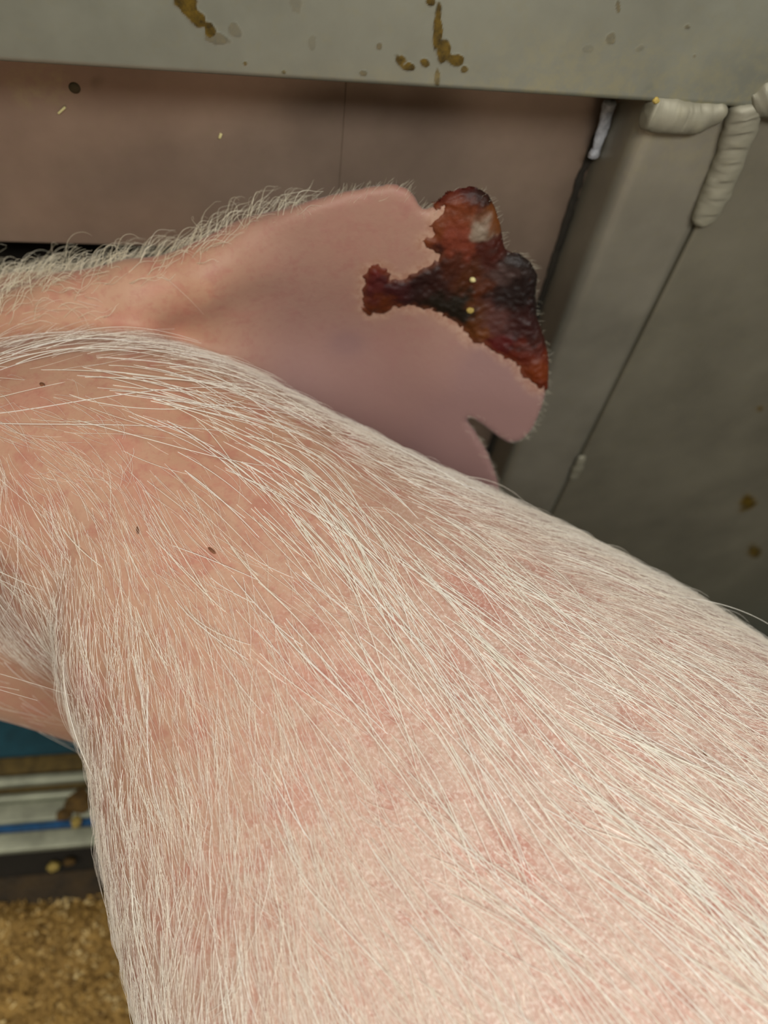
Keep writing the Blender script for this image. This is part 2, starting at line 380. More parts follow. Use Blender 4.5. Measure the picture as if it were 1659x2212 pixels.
def bead(name, pts, radii, yflat, mat, ripples=0, seed=1, tilt=0.0, amp=0.18):
    """weld bead: tube along pts (x,z on the partition face) pressed flat towards the wall, with stacked ripples"""
    pts = np.array(pts, float); n = 90; nr = 18
    t = np.linspace(0, 1, n); k = np.linspace(0, 1, len(pts))
    C = np.stack([np.interp(t, k, pts[:, j]) for j in range(3)], 1)
    for _ in range(6): C[1:-1] = (C[:-2] + 2 * C[1:-1] + C[2:]) / 4
    R = np.interp(t, k, radii)
    cap = np.sqrt(np.clip(1 - np.clip((0.07 - t) / 0.07, 0, 1) ** 2, 0, 1)) * np.sqrt(np.clip(1 - np.clip((t - 0.93) / 0.07, 0, 1) ** 2, 0, 1))
    R = R * np.maximum(cap, 0.02)
    T = np.gradient(C, axis=0); T /= np.linalg.norm(T, axis=1)[:, None]
    Yv = np.array([0, 1.0, 0]); Bn = np.cross(T, Yv); Bn /= np.linalg.norm(Bn, axis=1)[:, None]
    V = []
    for j in range(n):
        for a in np.linspace(0, 2 * math.pi, nr, endpoint=False):
            ca, sa = math.cos(a), math.sin(a)
            ph = t[j] * ripples - 0.35 * ca * ca * 1.0 if ripples else 0
            rip = 1 + (amp * (abs((ph % 1.0) - 0.0) - 0.5) if ripples else 0)
            V.append(C[j] + Bn[j] * ca * R[j] * (0.97 + 0.03 * rip) + np.array([0, -1, 0]) * sa * R[j] * yflat * rip)
    V = np.array(V); V += (np.stack([fbm(V, 180, 3, seed + i) for i in range(3)], 1) - 0.5) * 0.0022
    i = np.arange(n * nr).reshape(n, nr); i2 = np.roll(i, -1, axis=1)
    Fc = np.stack([i[:-1], i2[:-1], i2[1:], i[1:]], -1).reshape(-1, 4)
    return add_mesh(name, V, Fc, mat, POST)
P_ = lambda x, y: on_y(x, y, 0.358)
bead('weld_bead', [P_(1392, 240), P_(1440, 246), P_(1500, 252), P_(1565, 238)], [0.0085, 0.0095, 0.0085, 0.006], 0.75, M_WELD, 2, 3, amp=0.06)
bead('weld_bead', [P_(1615, 215), P_(1600, 275), P_(1578, 340), P_(1545, 420), P_(1512, 488)], [0.0085, 0.009, 0.0085, 0.0085, 0.007], 0.65, M_WELD, 8, 5, amp=0.16)
bead('weld_bead', [P_(1618, 228), P_(1660, 205), P_(1730, 215), P_(1800, 245)], [0.008, 0.0105, 0.0105, 0.007], 0.7, M_WELD, 4, 8, amp=0.2)
# bright smear of sealant running down the inner corner between sheet and post
Q_ = lambda x, y: on_y(x, y, 0.392)
bead('corner_sealant', [Q_(1318, 215), Q_(1306, 262), Q_(1292, 305), Q_(1284, 345)], [0.004, 0.0035, 0.003, 0.002], 0.7, M_SEAL, 0, 12)
bead('corner_sealant', [Q_(1284, 322), Q_(1281, 332), Q_(1277, 342)], [0.002, 0.0026, 0.002], 1.0, M_SEAL, 0, 15)
# black seam line down that corner
bead('corner_seam', [on_y(1296, 262, 0.399), on_y(1232, 450, 0.399), on_y(1176, 640, 0.399), (0.188, 0.399, 0.30)], [0.0018, 0.0022, 0.0030, 0.0030], 0.5, M_GAP, 0, 17)
# weld blob at the foot of the seam
bead('weld_bead', [P_(1258, 985), P_(1248, 1010), P_(1238, 1035)], [0.003, 0.0045, 0.003], 0.5, M_WELD, 0, 19)

# chaff stuck to the sheet
def fleck(px, py, l, w, ang, label, y=0.3995):
    c = on_y(px, py, y); bm = box_bm(-l / 2, l / 2, -0.0004, 0.0004, -w / 2, w / 2, 0.0003, 2)
    for v_ in bm.verts: v_.co.z += 0.12 * (v_.co.x ** 2) / max(l, 1e-4)
    o = bm_obj('straw_fleck', bm, M_STRAW); o.location = c - np.array([0, 0.0004, 0]); o.rotation_euler = (0, ang, 0); tag(o, label, 'straw'); return o
fleck(134, 238, 0.0055, 0.0011, -0.7, 'pale straw sliver stuck to the dark sheet panel below the rivet')
fleck(476, 293, 0.0030, 0.0014, -1.2, 'tiny pale chaff fleck stuck mid sheet panel above the pig')

# ------------------------------------------------------------------ the pig
def hz(h): return CAM_Z - h
#        x      y      top(h)  half-width half-height
ST = np.array([
    [-0.455, 0.262, 0.430, 0.030, 0.030],
    [-0.420, 0.263, 0.405, 0.040, 0.042],
    [-0.340, 0.266, 0.375, 0.052, 0.060],
    [-0.255, 0.272, 0.325, 0.062, 0.085],
    [-0.180, 0.272, 0.285, 0.060, 0.100],
    [-0.120, 0.270, 0.270, 0.061, 0.108],
    [-0.0535, 0.2500, 0.269, 0.074, 0.120],
    [-0.0061, 0.2100, 0.272, 0.1110, 0.135],
    [ 0.0458, 0.1530, 0.276, 0.1541, 0.155],
    [ 0.1123, 0.0750, 0.277, 0.1894, 0.170],
    [ 0.1787, -0.0031, 0.275, 0.1945, 0.175],
    [ 0.3220, -0.1490, 0.272, 0.1838, 0.175],
    [ 0.4700, -0.2650, 0.268, 0.1650, 0.170],
    [ 0.5800, -0.3600, 0.285, 0.1400, 0.155],
    [ 0.6400, -0.4100, 0.320, 0.0900, 0.110]])
def smooth_stations(A, n=70):
    k = np.arange(len(A)); t = np.linspace(0, len(A) - 1, n); out = np.zeros((n, A.shape[1]))
    for j in range(A.shape[1]):     # Catmull-Rom
        y = A[:, j]; i = np.clip(np.floor(t).astype(int), 0, len(A) - 2); f = t - i
        p0 = y[np.clip(i - 1, 0, None)]; p1 = y[i]; p2 = y[i + 1]; p3 = y[np.clip(i + 2, None, len(A) - 1)]
        out[:, j] = 0.5 * (2 * p1 + (p2 - p0) * f + (2 * p0 - 5 * p1 + 4 * p2 - p3) * f ** 2 + (3 * p1 - p0 - 3 * p2 + p3) * f ** 3)
    return out
AX = smooth_stations(ST)
def axis_info(P):
    """nearest point of the spine (in plan): station data, signed lateral (left of the pig positive), along-overshoot, tangent"""
    best = np.full(len(P), 1e9); D = np.zeros((len(P), 5)); lat = np.zeros(len(P)); T = np.zeros((len(P), 2)); over = np.zeros(len(P)); par = np.zeros(len(P))
    for i in range(len(AX) - 1):
        a, b = AX[i, :2], AX[i + 1, :2]; ab = b - a; L2 = ab @ ab; L = math.sqrt(L2)
        tr = ((P[:, :2] - a) @ ab) / L2; t = np.clip(tr, 0, 1)
        q = a + t[:, None] * ab; d = P[:, :2] - q; d2 = (d ** 2).sum(1); mm = d2 < best
        if not mm.any(): continue
        best[mm] = d2[mm]
        D[mm] = AX[i] + t[mm, None] * (AX[i + 1] - AX[i])
        tg = ab / L; T[mm] = tg
        lat[mm] = (d[mm] @ np.array([tg[1], -tg[0]]))        # left of a pig that faces -tangent
        over[mm] = ((tr - t) * L)[mm]; par[mm] = i + t[mm]
    return D, lat, T, over, par
def smin(a, b, k):
    h = np.clip(0.5 + 0.5 * (b - a) / k, 0, 1); return b * (1 - h) + a * h - k * h * (1 - h)
def capsule(P, a, b, ra, rb):
    a = np.asarray(a, float); b = np.asarray(b, float); ab = b - a
    t = np.clip(((P - a) @ ab) / (ab @ ab), 0, 1); return np.linalg.norm(P - (a + t[:, None] * ab), axis=1) - (ra + (rb - ra) * t)
def poly_sdf(Q, poly):
    d = np.full(len(Q), 1e9); s = np.ones(len(Q)); n = len(poly)
    for i in range(n):
        a = poly[i]; b = poly[i - 1]; e = b - a; w = Q - a
        t = np.clip((w @ e) / (e @ e), 0, 1); c = w - t[:, None] * e; d = np.minimum(d, (c ** 2).sum(1))
        c1 = Q[:, 1] >= a[1]; c2 = Q[:, 1] < b[1]; c3 = e[0] * w[:, 1] > e[1] * w[:, 0]
        s = np.where((c1 & c2 & c3) | (~c1 & ~c2 & ~c3), -s, s)
    return s * np.sqrt(d)

# right ear: a cupped plate in its own plane
E0 = at(450, 600, 0.405); E1 = at(1150, 650, 0.432); E2 = at(900, 1000, 0.505)
EU = (E1 - E0) / np.linalg.norm(E1 - E0); EN = np.cross(EU, E2 - E0); EN /= np.linalg.norm(EN)
if EN @ (np.array([0, 0, CAM_Z]) - E0) < 0: EN = -EN
EV = np.cross(EN, EU); 
if EV @ (E2 - E0) < 0: EV = -EV
def ear_uv_from_px(pts):
    out = []
    for x, y in pts:
        v = ray(x, y); o = np.array([0, 0, CAM_Z]) - E0; t = -(o @ EN) / (v @ EN); p = o + v * t; out.append((p @ EU, p @ EV))
    return np.array(out)
EAR_PX = [(415, 640), (425, 570), (470, 530), (530, 487), (600, 446), (660, 420), (730, 400), (800, 385), (845, 380), (877, 390), (895, 412), (903, 430), (916, 435), (940, 424),
          (958, 405), (985, 393), (1018, 391), (1042, 405), (1056, 432), (1068, 470), (1076, 515), (1085, 533), (1110, 532), (1132, 548), (1146, 575), (1143, 620), (1146, 665),
          (1160, 705), (1168, 745), (1166, 785), (1163, 815), (1150, 855), (1137, 888), (1112, 912), (1086, 920), (1062, 908), (1030, 886), (1004, 873), (1001, 880),
          (1022, 908), (1045, 945), (1060, 985), (1068, 1015), (1062, 1048), (1030, 1085), (960, 1080), (850, 1020), (720, 930), (600, 850), (510, 780), (440, 705)]
EAR_UV = ear_uv_from_px(EAR_PX)
def ear_curve(u, v):   # cupping of the ear plate along its normal (towards the viewer positive)
    c = 0.010 * sstep(0.04, -0.06, v) * sstep(0.0, 0.05, u) * 1.0
    c = c + 0.012 * sstep(0.09, 0.15, u) * sstep(-0.02, 0.06, v) - 0.008 * np.exp(-((u - 0.06) / 0.05) ** 2 - ((v - 0.03) / 0.035) ** 2)
    c = c + 0.006 * sstep(0.145, 0.19, u)
    return c
def ear_local(P):
    d = P - E0; return d @ EU, d @ EV, d @ EN
def ear_thick(u): return 0.0032 + 0.005 * sstep(0.09, 0.0, u)
def ear_sdf(P):
    u, v, n = ear_local(P); d2 = poly_sdf(np.stack([u, v], 1), EAR_UV); th = ear_thick(u)
    return np.hypot(np.maximum(d2 + th, 0), n - ear_curve(u, v)) - th + np.minimum(0, 0)
def leg(P, top, knee, foot, r0, r1, r2):
    d = capsule(P, top, knee, r0, r1); d = smin(d, capsule(P, knee, foot, r1, r2), 0.02)
    return smin(d, capsule(P, foot, (foot[0] - 0.02, foot[1], foot[2] - 0.012), r2 * 1.1, r2), 0.01)
BROW = [at(-120, 770, 0.405), at(20, 715, 0.405), at(140, 664, 0.402), at(290, 628, 0.398), at(430, 598, 0.398), at(540, 543, 0.400), at(640, 466, 0.402)]
BROW_R = [0.016, 0.017, 0.0165, 0.0150, 0.0135, 0.0100, 0.0060]
LEFT_EAR = np.array([(-0.02, -0.035), (0.03, -0.048), (0.08, -0.050), (0.13, -0.036), (0.165, -0.008), (0.165, 0.008), (0.12, 0.032), (0.07, 0.046), (0.02, 0.042), (-0.02, 0.03)])
def pig_sdf(P, info=None):
    D, lat, over, par = info if info is not None else [axis_info(P)[q_] for q_ in (0, 1, 3, 4)]
    a, b = D[:, 3], D[:, 4]; cz = CAM_Z - D[:, 2] - b
    zz = P[:, 2] - cz
    q = np.sqrt(np.abs(lat / a) ** 2.25 + np.abs(zz / b) ** 2.25 + 1e-9) ** (2 / 2.25)
    g = np.minimum(a, b)
    d = (q - 1) * g
    end = (par < 1e-6) | (par > len(AX) - 1 - 1e-6)
    d = np.where(end, np.hypot(np.maximum(d, 0), over), d)
    def blend(mask, fn, k):
        ii = np.where(mask)[0]
        if len(ii): d[ii] = smin(d[ii], fn(P[ii]), k)
    # jowls
    hm = (P[:, 0] < 0.0) & (P[:, 1] > 0.1) & (P[:, 2] < 0.52)
    blend(hm, lambda Q: capsule(Q, (-0.245, 0.258, hz(0.405)), (-0.105, 0.228, hz(0.468)), 0.048, 0.057), 0.05)
    blend(hm, lambda Q: capsule(Q, (-0.245, 0.300, hz(0.450)), (-0.145, 0.300, hz(0.450)), 0.050, 0.055), 0.05)
    blend((P[:, 0] < 0.2) & (P[:, 1] > 0), lambda Q: capsule(Q, (-0.058, 0.248, hz(0.358)), (0.020, 0.172, hz(0.372)), 0.078, 0.070), 0.06)
    # legs
    lm = P[:, 2] < 0.45
    for s in (-1, 1):
        fx, fy = 0.085 - s * 0.073, 0.108 - s * 0.068
        blend(lm & (np.abs(P[:, 0] - fx) < 0.14) & (np.abs(P[:, 1] - fy) < 0.14), lambda Q: leg(Q, (fx, fy, 0.36), (fx - 0.01, fy, 0.20), (fx, fy, 0.035), 0.065, 0.034, 0.024), 0.05)
        rx, ry = 0.52 - s * 0.055, -0.31 - s * 0.065
        blend(lm & (np.abs(P[:, 0] - rx) < 0.2) & (np.abs(P[:, 1] - ry) < 0.2), lambda Q: leg(Q, (rx - 0.03, ry + .02, 0.38), (rx + 0.04, ry - 0.03, 0.22), (rx + 0.02, ry - 0.01, 0.035), 0.080, 0.036, 0.025), 0.05)
    # brow ridge running into the ear's front rim
    near = np.where((np.abs(P[:, 0] - 0.0) < 0.35) & (P[:, 1] > 0.12) & (P[:, 2] > 0.40))[0]
    Q = P[near]; dn = d[near]
    br = np.full(len(Q), 1e9)
    for i in range(len(BROW) - 1): br = smin(br, capsule(Q, BROW[i], BROW[i + 1], BROW_R[i], BROW_R[i + 1]), 0.004)
    dn = smin(dn, capsule(Q, at(60, 720, 0.445), at(400, 700, 0.457), 0.034, 0.030), 0.03)
    dn = smin(dn, capsule(Q, at(400, 700, 0.457), at(640, 800, 0.480), 0.030, 0.016), 0.035)
    dn = smin(dn, br, 0.024)
    dn = smin(dn, ear_sdf(Q), 0.020)
    # left ear, out of the frame
    lb = np.array([-0.165, 0.215, hz(0.300)]); lu = np.array([-0.22, -0.92, 0.30]); lu /= np.linalg.norm(lu); ln = np.array([0.15, 0.28, 0.95]); ln -= lu * (ln @ lu); ln /= np.linalg.norm(ln); lv = np.cross(ln, lu)
    dl = Q - lb; uu, vv, nn = dl @ lu, dl @ lv, dl @ ln
    d2 = poly_sdf(np.stack([uu, vv], 1), LEFT_EAR)
    dn = smin(dn, np.hypot(np.maximum(d2 + 0.004, 0), nn - 4.0 * vv ** 2) - 0.004, 0.02)
    d[near] = dn
    nz_ = np.where(P[:, 0] < -0.36)[0]
    if len(nz_):
        for y_ in (0.249, 0.275): d[nz_] = -smin(-d[nz_], capsule(P[nz_], (-0.50, y_, hz(0.455)), (-0.468, y_, hz(0.455)), 0.0075, 0.006), 0.004)
    return d

def surface_nets(h=0.0025):
    lo = np.array([-0.53, -0.58, 0.0]); hi = np.array([0.80, 0.42, 0.66])
    c = 4
    n = np.ceil((hi - lo) / h).astype(int) + 1; n = ((n + c - 1) // c) * c + 1
    nc = (n - 1) // c + 1
    gx, gy = np.meshgrid(lo[0] + np.arange(n[0]) * h, lo[1] + np.arange(n[1]) * h, indexing='ij')
    TAB = [q_.astype(np.float32).reshape(n[0], n[1], -1).squeeze() for k_, q_ in enumerate(axis_info(np.stack([gx.ravel(), gy.ravel(), gx.ravel() * 0], 1))) if k_ != 2]
    def ev_(vox):
        return pig_sdf(lo + vox * h, [q_[vox[:, 0], vox[:, 1]] for q_ in TAB])
    cv = np.stack(np.meshgrid(*[np.arange(nc[i]) * c for i in range(3)], indexing='ij'), -1).reshape(-1, 3)
    dc = np.concatenate([ev_(cv[k:k + 300000]) for k in range(0, len(cv), 300000)]).reshape(nc)
    A = np.ones(n, np.float32)
    mn = np.full(np.array(nc) - 1, 1e9); mx = np.full(np.array(nc) - 1, -1e9)
    for ix in (0, 1):
        for iy in (0, 1):
            for iz in (0, 1):
                s_ = dc[ix:nc[0] - 1 + ix, iy:nc[1] - 1 + iy, iz:nc[2] - 1 + iz]; mn = np.minimum(mn, s_); mx = np.maximum(mx, s_)
    act = (mn < 0.010) & (mx > -0.010); inside = (mx < 0) & ~act
    rp = lambda b: np.repeat(np.repeat(np.repeat(b, c, 0), c, 1), c, 2)
    A[:-1, :-1, :-1][rp(inside)] = -1.0
    ba = rp(act); need = np.zeros(n, bool); need[:-1, :-1, :-1] = ba; need[1:, 1:, 1:] |= ba; need[1:, :-1, :-1] |= ba; need[:-1, 1:, :-1] |= ba; need[:-1, :-1, 1:] |= ba
    need[1:, 1:, :-1] |= ba; need[1:, :-1, 1:] |= ba; need[:-1, 1:, 1:] |= ba
    vx = np.argwhere(need); del ba, need
    for k in range(0, len(vx), 400000):
        q_ = vx[k:k + 400000]; A[q_[:, 0], q_[:, 1], q_[:, 2]] = ev_(q_)
    # naive surface nets
    ins = A < 0
    cells = np.zeros(np.array(n) - 1, np.uint8)
    for ix in (0, 1):
        for iy in (0, 1):
            for iz in (0, 1):
                cells += ins[ix:n[0] - 1 + ix, iy:n[1] - 1 + iy, iz:n[2] - 1 + iz]
    cid = np.argwhere((cells > 0) & (cells < 8)); del cells
    vid = np.full(np.array(n) - 1, -1, np.int32); vid[cid[:, 0], cid[:, 1], cid[:, 2]] = np.arange(len(cid))
    cor = {(a, b, e): A[cid[:, 0] + a, cid[:, 1] + b, cid[:, 2] + e] for a in (0, 1) for b in (0, 1) for e in (0, 1)}
    acc = np.zeros((len(cid), 3)); cnt = np.zeros(len(cid))
    keys = list(cor)
    for p in keys:
        for ax in range(3):
            if p[ax] == 0:
                q_ = list(p); q_[ax] = 1; q_ = tuple(q_); va, vb = cor[p], cor[q_]
                cr = (va < 0) != (vb < 0); t = np.where(cr, va / np.where(cr, va - vb, 1), 0)
                pt = np.array(p, float)[None] + np.zeros((len(cid), 3)); pt[:, ax] += t
                acc[cr] += pt[cr]; cnt[cr] += 1
    V = lo + (cid + acc / cnt[:, None]) * h
    Fs = []
    for ax in range(3):
        a1, a2 = (ax + 1) % 3, (ax + 2) % 3
        sl0 = [slice(None)] * 3; sl1 = [slice(None)] * 3; sl0[ax] = slice(0, -1); sl1[ax] = slice(1, None)
        e = np.argwhere(ins[tuple(sl0)] != ins[tuple(sl1)])
        e = e[(e[:, a1] > 0) & (e[:, a2] > 0) & (e[:, a1] < n[a1] - 1) & (e[:, a2] < n[a2] - 1)]
        def cell(d1, d2):
            q_ = e.copy(); q_[:, a1] -= d1; q_[:, a2] -= d2; return vid[q_[:, 0], q_[:, 1], q_[:, 2]]
        f = np.stack([cell(1, 1), cell(0, 1), cell(0, 0), cell(1, 0)], 1)
        flip = ~ins[e[:, 0], e[:, 1], e[:, 2]]; f[flip] = f[flip][:, ::-1]
        Fs.append(f)
    Fq = np.concatenate(Fs); Fq = Fq[(Fq >= 0).all(1)]
    return V, Fq
PV, PF = surface_nets()
pig = empty('pig', (0.3, 0.0, 0.0), 'pink pig with white bristles and a scabbed, notched ear', 'pig'); pig.location = (0, 0, 0)
body = add_mesh('body', PV, PF, M_SKIN, pig)
body['label'] = 'pink skinned pig body with a large upright ear'
nrm = np.zeros(len(PV) * 3, np.float32); body.data.vertices.foreach_get('normal', nrm); PN = nrm.reshape(-1, 3).astype(float)
D, LAT, TAN, OVER, PAR = axis_info(PV)
eu, ev, en = ear_local(PV)
EDV = poly_sdf(np.stack([eu, ev], 1), EAR_UV)
is_ear = (EDV < 0.004) & (np.abs(en - ear_curve(eu, ev)) < 0.014) & (eu > -0.01)
vpx = to_px(PV)
def bl(cx, cy, rx, ry): return np.exp(-((vpx[:, 0] - cx) / rx) ** 2 - ((vpx[:, 1] - cy) / ry) ** 2)
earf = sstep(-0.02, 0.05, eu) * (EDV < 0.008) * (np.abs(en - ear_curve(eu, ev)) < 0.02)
flush_shade = earf * (0.52 + 0.40 * sstep(-0.03, 0.07, ev) + 0.5 * bl(1080, 810, 70, 80) + 0.35 * bl(1000, 980, 90, 90) + 0.25 * bl(750, 740, 40, 30))  # dusky ear skin and redness, with shade painted in towards the lower ear
fattr(body, 'flush_shade', np.clip(flush_shade, 0, 1))
fattr(body, 'flaky', np.clip((1 - earf) * sstep(-0.02, 0.16, (PV[:, 0] - 0.0) * 0.833 - (PV[:, 1] - 0.2) * 0.554), 0, 1))

SCAB_PX = [(783, 590), (792, 565), (815, 556), (832, 570), (842, 588), (872, 588), (905, 566), (935, 548), (945, 530), (915, 512), (905, 500), (930, 490), (928, 462), (948, 440), (955, 410), (985, 392), (1018, 388), (1044, 404),
           (1058, 432), (1070, 470), (1078, 515), (1086, 532), (1112, 530), (1134, 546), (1148, 575), (1145, 620), (1148, 665), (1163, 705), (1171, 745), (1168, 788), (1150, 800), (1120, 780), (1108, 757), (1075, 742),
           (1040, 722), (1010, 715), (990, 690), (960, 672), (925, 655), (890, 652), (850, 655), (832, 672), (800, 680), (782, 668), (787, 640), (784, 615)]
SCAB_UV = ear_uv_from_px(SCAB_PX)
halo = sstep(0.007, 0.0005, poly_sdf(np.stack([eu, ev], 1), SCAB_UV) + (fbm(PV, 200, 3, 141) - 0.5) * 0.006) * earf
fattr(body, 'crust', np.clip(halo * 0.45, 0, 1))
# scab over the ear's outer third: raised crust on the ear surface
su = np.arange(SCAB_UV[:, 0].min() - 0.006, SCAB_UV[:, 0].max() + 0.006, 0.0008); sv = np.arange(SCAB_UV[:, 1].min() - 0.006, SCAB_UV[:, 1].max() + 0.006, 0.0008)
U, Vv = np.meshgrid(su, sv, indexing='ij'); uf, vf = U.ravel(), Vv.ravel(); Q3 = np.stack([uf, vf, np.zeros_like(uf)], 1)
sd0 = poly_sdf(np.stack([uf, vf], 1), SCAB_UV)
sd = np.where(poly_sdf(np.stack([uf, vf], 1), EAR_UV) > -0.0015, np.minimum(sd0, sd0 - 0.004), sd0) + (fbm(Q3, 380, 3, 61) - 0.5) * 0.0045
ed = poly_sdf(np.stack([uf, vf], 1), EAR_UV)
EE = 1e-4; gu = (poly_sdf(np.stack([uf + EE, vf], 1), EAR_UV) - ed) / EE; gv = (poly_sdf(np.stack([uf, vf + EE], 1), EAR_UV) - ed) / EE
over_ = np.clip(ed - 0.0010, 0, 0.004); uf = uf - gu * over_; vf = vf - gv * over_; keepe = ed < 0.0042; ed = np.minimum(ed, 0.0010); th = ear_thick(uf)
hgt = 0.0018 * sstep(0.0, -0.006, sd) * (0.35 + 1.3 * fbm(Q3, 120, 4, 67)) + 0.0012 * (fbm(Q3, 420, 2, 71) - 0.5)
surf = np.sqrt(np.maximum((th + 0.0014) ** 2 - np.maximum(ed + th, 0) ** 2, 0))
pos = E0 + uf[:, None] * EU + vf[:, None] * EV + (ear_curve(uf, vf) + surf - 0.0008 + hgt * sstep(0.001, -0.004, ed) - 0.004 * sstep(-0.0005, 0.002, sd))[:, None] * EN
keep = (sd < 0.002) & keepe
i = np.arange(len(uf)).reshape(U.shape); fq = np.stack([i[:-1, :-1], i[1:, :-1], i[1:, 1:], i[:-1, 1:]], -1).reshape(-1, 4)
fq = fq[keep[fq].all(1)]
if np.cross(EU, EV) @ EN < 0: fq = fq[:, ::-1]
usedv = np.unique(fq); rem = np.full(len(uf), -1); rem[usedv] = np.arange(len(usedv))
scab = add_mesh('ear_scab', pos[usedv], rem[fq], M_SCAB, body)
scab['label'] = 'dark red crusted scab across the ear tip'
SC_BL = [(815, 575, 20, (128, 22, 10)), (800, 620, 25, (110, 40, 40)), (808, 668, 22, (120, 50, 14)), (860, 615, 25, (78, 24, 28)), (890, 620, 22, (45, 14, 12)), (925, 560, 22, (50, 18, 16)), (940, 610, 30, (62, 26, 22)),
         (985, 590, 25, (96, 40, 22)), (975, 660, 30, (34, 24, 10)), (1010, 600, 20, (104, 50, 20)), (1000, 405, 25, (118, 26, 8)), (1030, 415, 22, (48, 16, 8)), (975, 425, 20, (120, 34, 12)), (1000, 460, 25, (150, 66, 30)), (960, 470, 22, (156, 70, 36)),
         (985, 510, 30, (160, 70, 50)), (935, 500, 16, (150, 70, 30)), (1040, 490, 16, (190, 160, 145)), (1065, 480, 14, (140, 70, 20)), (1060, 540, 22, (92, 30, 18)), (1040, 620, 22, (110, 46, 16)), (1085, 590, 26, (104, 74, 72)), (1120, 570, 22, (40, 20, 14)),
         (1120, 640, 30, (34, 12, 10)), (1070, 640, 20, (36, 10, 8)), (1030, 680, 18, (112, 54, 16)), (1065, 690, 28, (112, 62, 58)), (1120, 700, 26, (66, 22, 20)), (1080, 740, 18, (110, 24, 24)), (1015, 712, 14, (120, 60, 14)), (1040, 718, 12, (140, 70, 16)),
         (1140, 770, 22, (118, 36, 16)), (1155, 790, 14, (150, 60, 16)), (1150, 735, 16, (70, 22, 12))]
spx = to_px(pos[usedv]); nzz = (np.stack([fbm(Q3[usedv], 180, 3, 81), fbm(Q3[usedv], 180, 3, 91)], 1) - 0.5) * 50
wsum = np.zeros(len(usedv)); csum = np.zeros((len(usedv), 3))
for bx, by, br_, c_ in SC_BL:
    w_ = np.exp(-(((spx[:, 0] + nzz[:, 0] - bx) / br_) ** 2 + ((spx[:, 1] + nzz[:, 1] - by) / br_) ** 2)) + 1e-9; wsum += w_; csum += w_[:, None] * S(np.array(c_) * 1.0)
cfin = csum / wsum[:, None] * np.array([0.46, 0.54, 0.50]); rimf = (sstep(-0.0035, 0.0, sd[usedv]) * 0.55 * (ed[usedv] < -0.003))[:, None]
cattr(scab, 'scab_col', cfin * (1 - rimf) + S((112, 62, 40)) * rimf)
def on_ear(px, py, lift=0.004):
    u_, v_ = ear_uv_from_px([(px, py)])[0]
    return E0 + u_ * EU + v_ * EV + (ear_curve(np.array([u_]), np.array([v_]))[0] + ear_thick(np.array([u_]))[0] + lift) * EN
clod('feed_crumb', on_ear(1012, 581, 0.0035), (0.0016, 0.0014, 0.0015), M_STRAW, 'pale yellow feed crumb stuck high on the dark ear scab', 'crumb', 23)
clod('feed_crumb', on_ear(1008, 650, 0.0025), (0.0022, 0.0017, 0.0018), M_CRUMB, 'olive feed crumb stuck low on the dark ear scab', 'crumb', 27)

# ------------------------------------------------------------------ hair
def sample_roots(n, dens):
    """n roots on the body; dens = vertex weight"""
    q_ = PF; A_ = 0.5 * np.linalg.norm(np.cross(PV[q_[:, 2]] - PV[q_[:, 0]], PV[q_[:, 3]] - PV[q_[:, 1]]), axis=1)
    w_ = A_ * dens[q_].mean(1); cw = np.cumsum(w_); fi = np.searchsorted(cw, RNG.uniform(0, cw[-1], n)); fi = np.clip(fi, 0, len(q_) - 1)
    a_, b_ = RNG.random(n)[:, None], RNG.random(n)[:, None]
    c4 = PV[q_[fi]]; n4 = PN[q_[fi]]
    wt = [(1 - a_) * (1 - b_), a_ * (1 - b_), a_ * b_, (1 - a_) * b_]
    P = sum(w * c4[:, i] for i, w in enumerate(wt)); Nn = sum(w * n4[:, i] for i, w in enumerate(wt)); Nn /= np.linalg.norm(Nn, axis=1)[:, None] + 1e-9
    return P, Nn
def flow_dir(P, Nn, spread=1.0):
    D_, lat, T, ov, par = axis_info(P)
    tan3 = np.concatenate([T, np.zeros((len(T), 1))], 1)
    left = np.stack([T[:, 1], -T[:, 0], np.zeros(len(T))], 1)
    s_ = np.clip(lat / D_[:, 3], -1.3, 1.3)
    f = tan3 + left * (s_ * 0.75 * spread)[:, None] + np.array([0, 0, -1.0]) * (np.abs(s_) ** 1.5 * 0.9 * spread)[:, None]
    f -= Nn * (f * Nn).sum(1)[:, None]
    return f / (np.linalg.norm(f, axis=1)[:, None] + 1e-9), lat
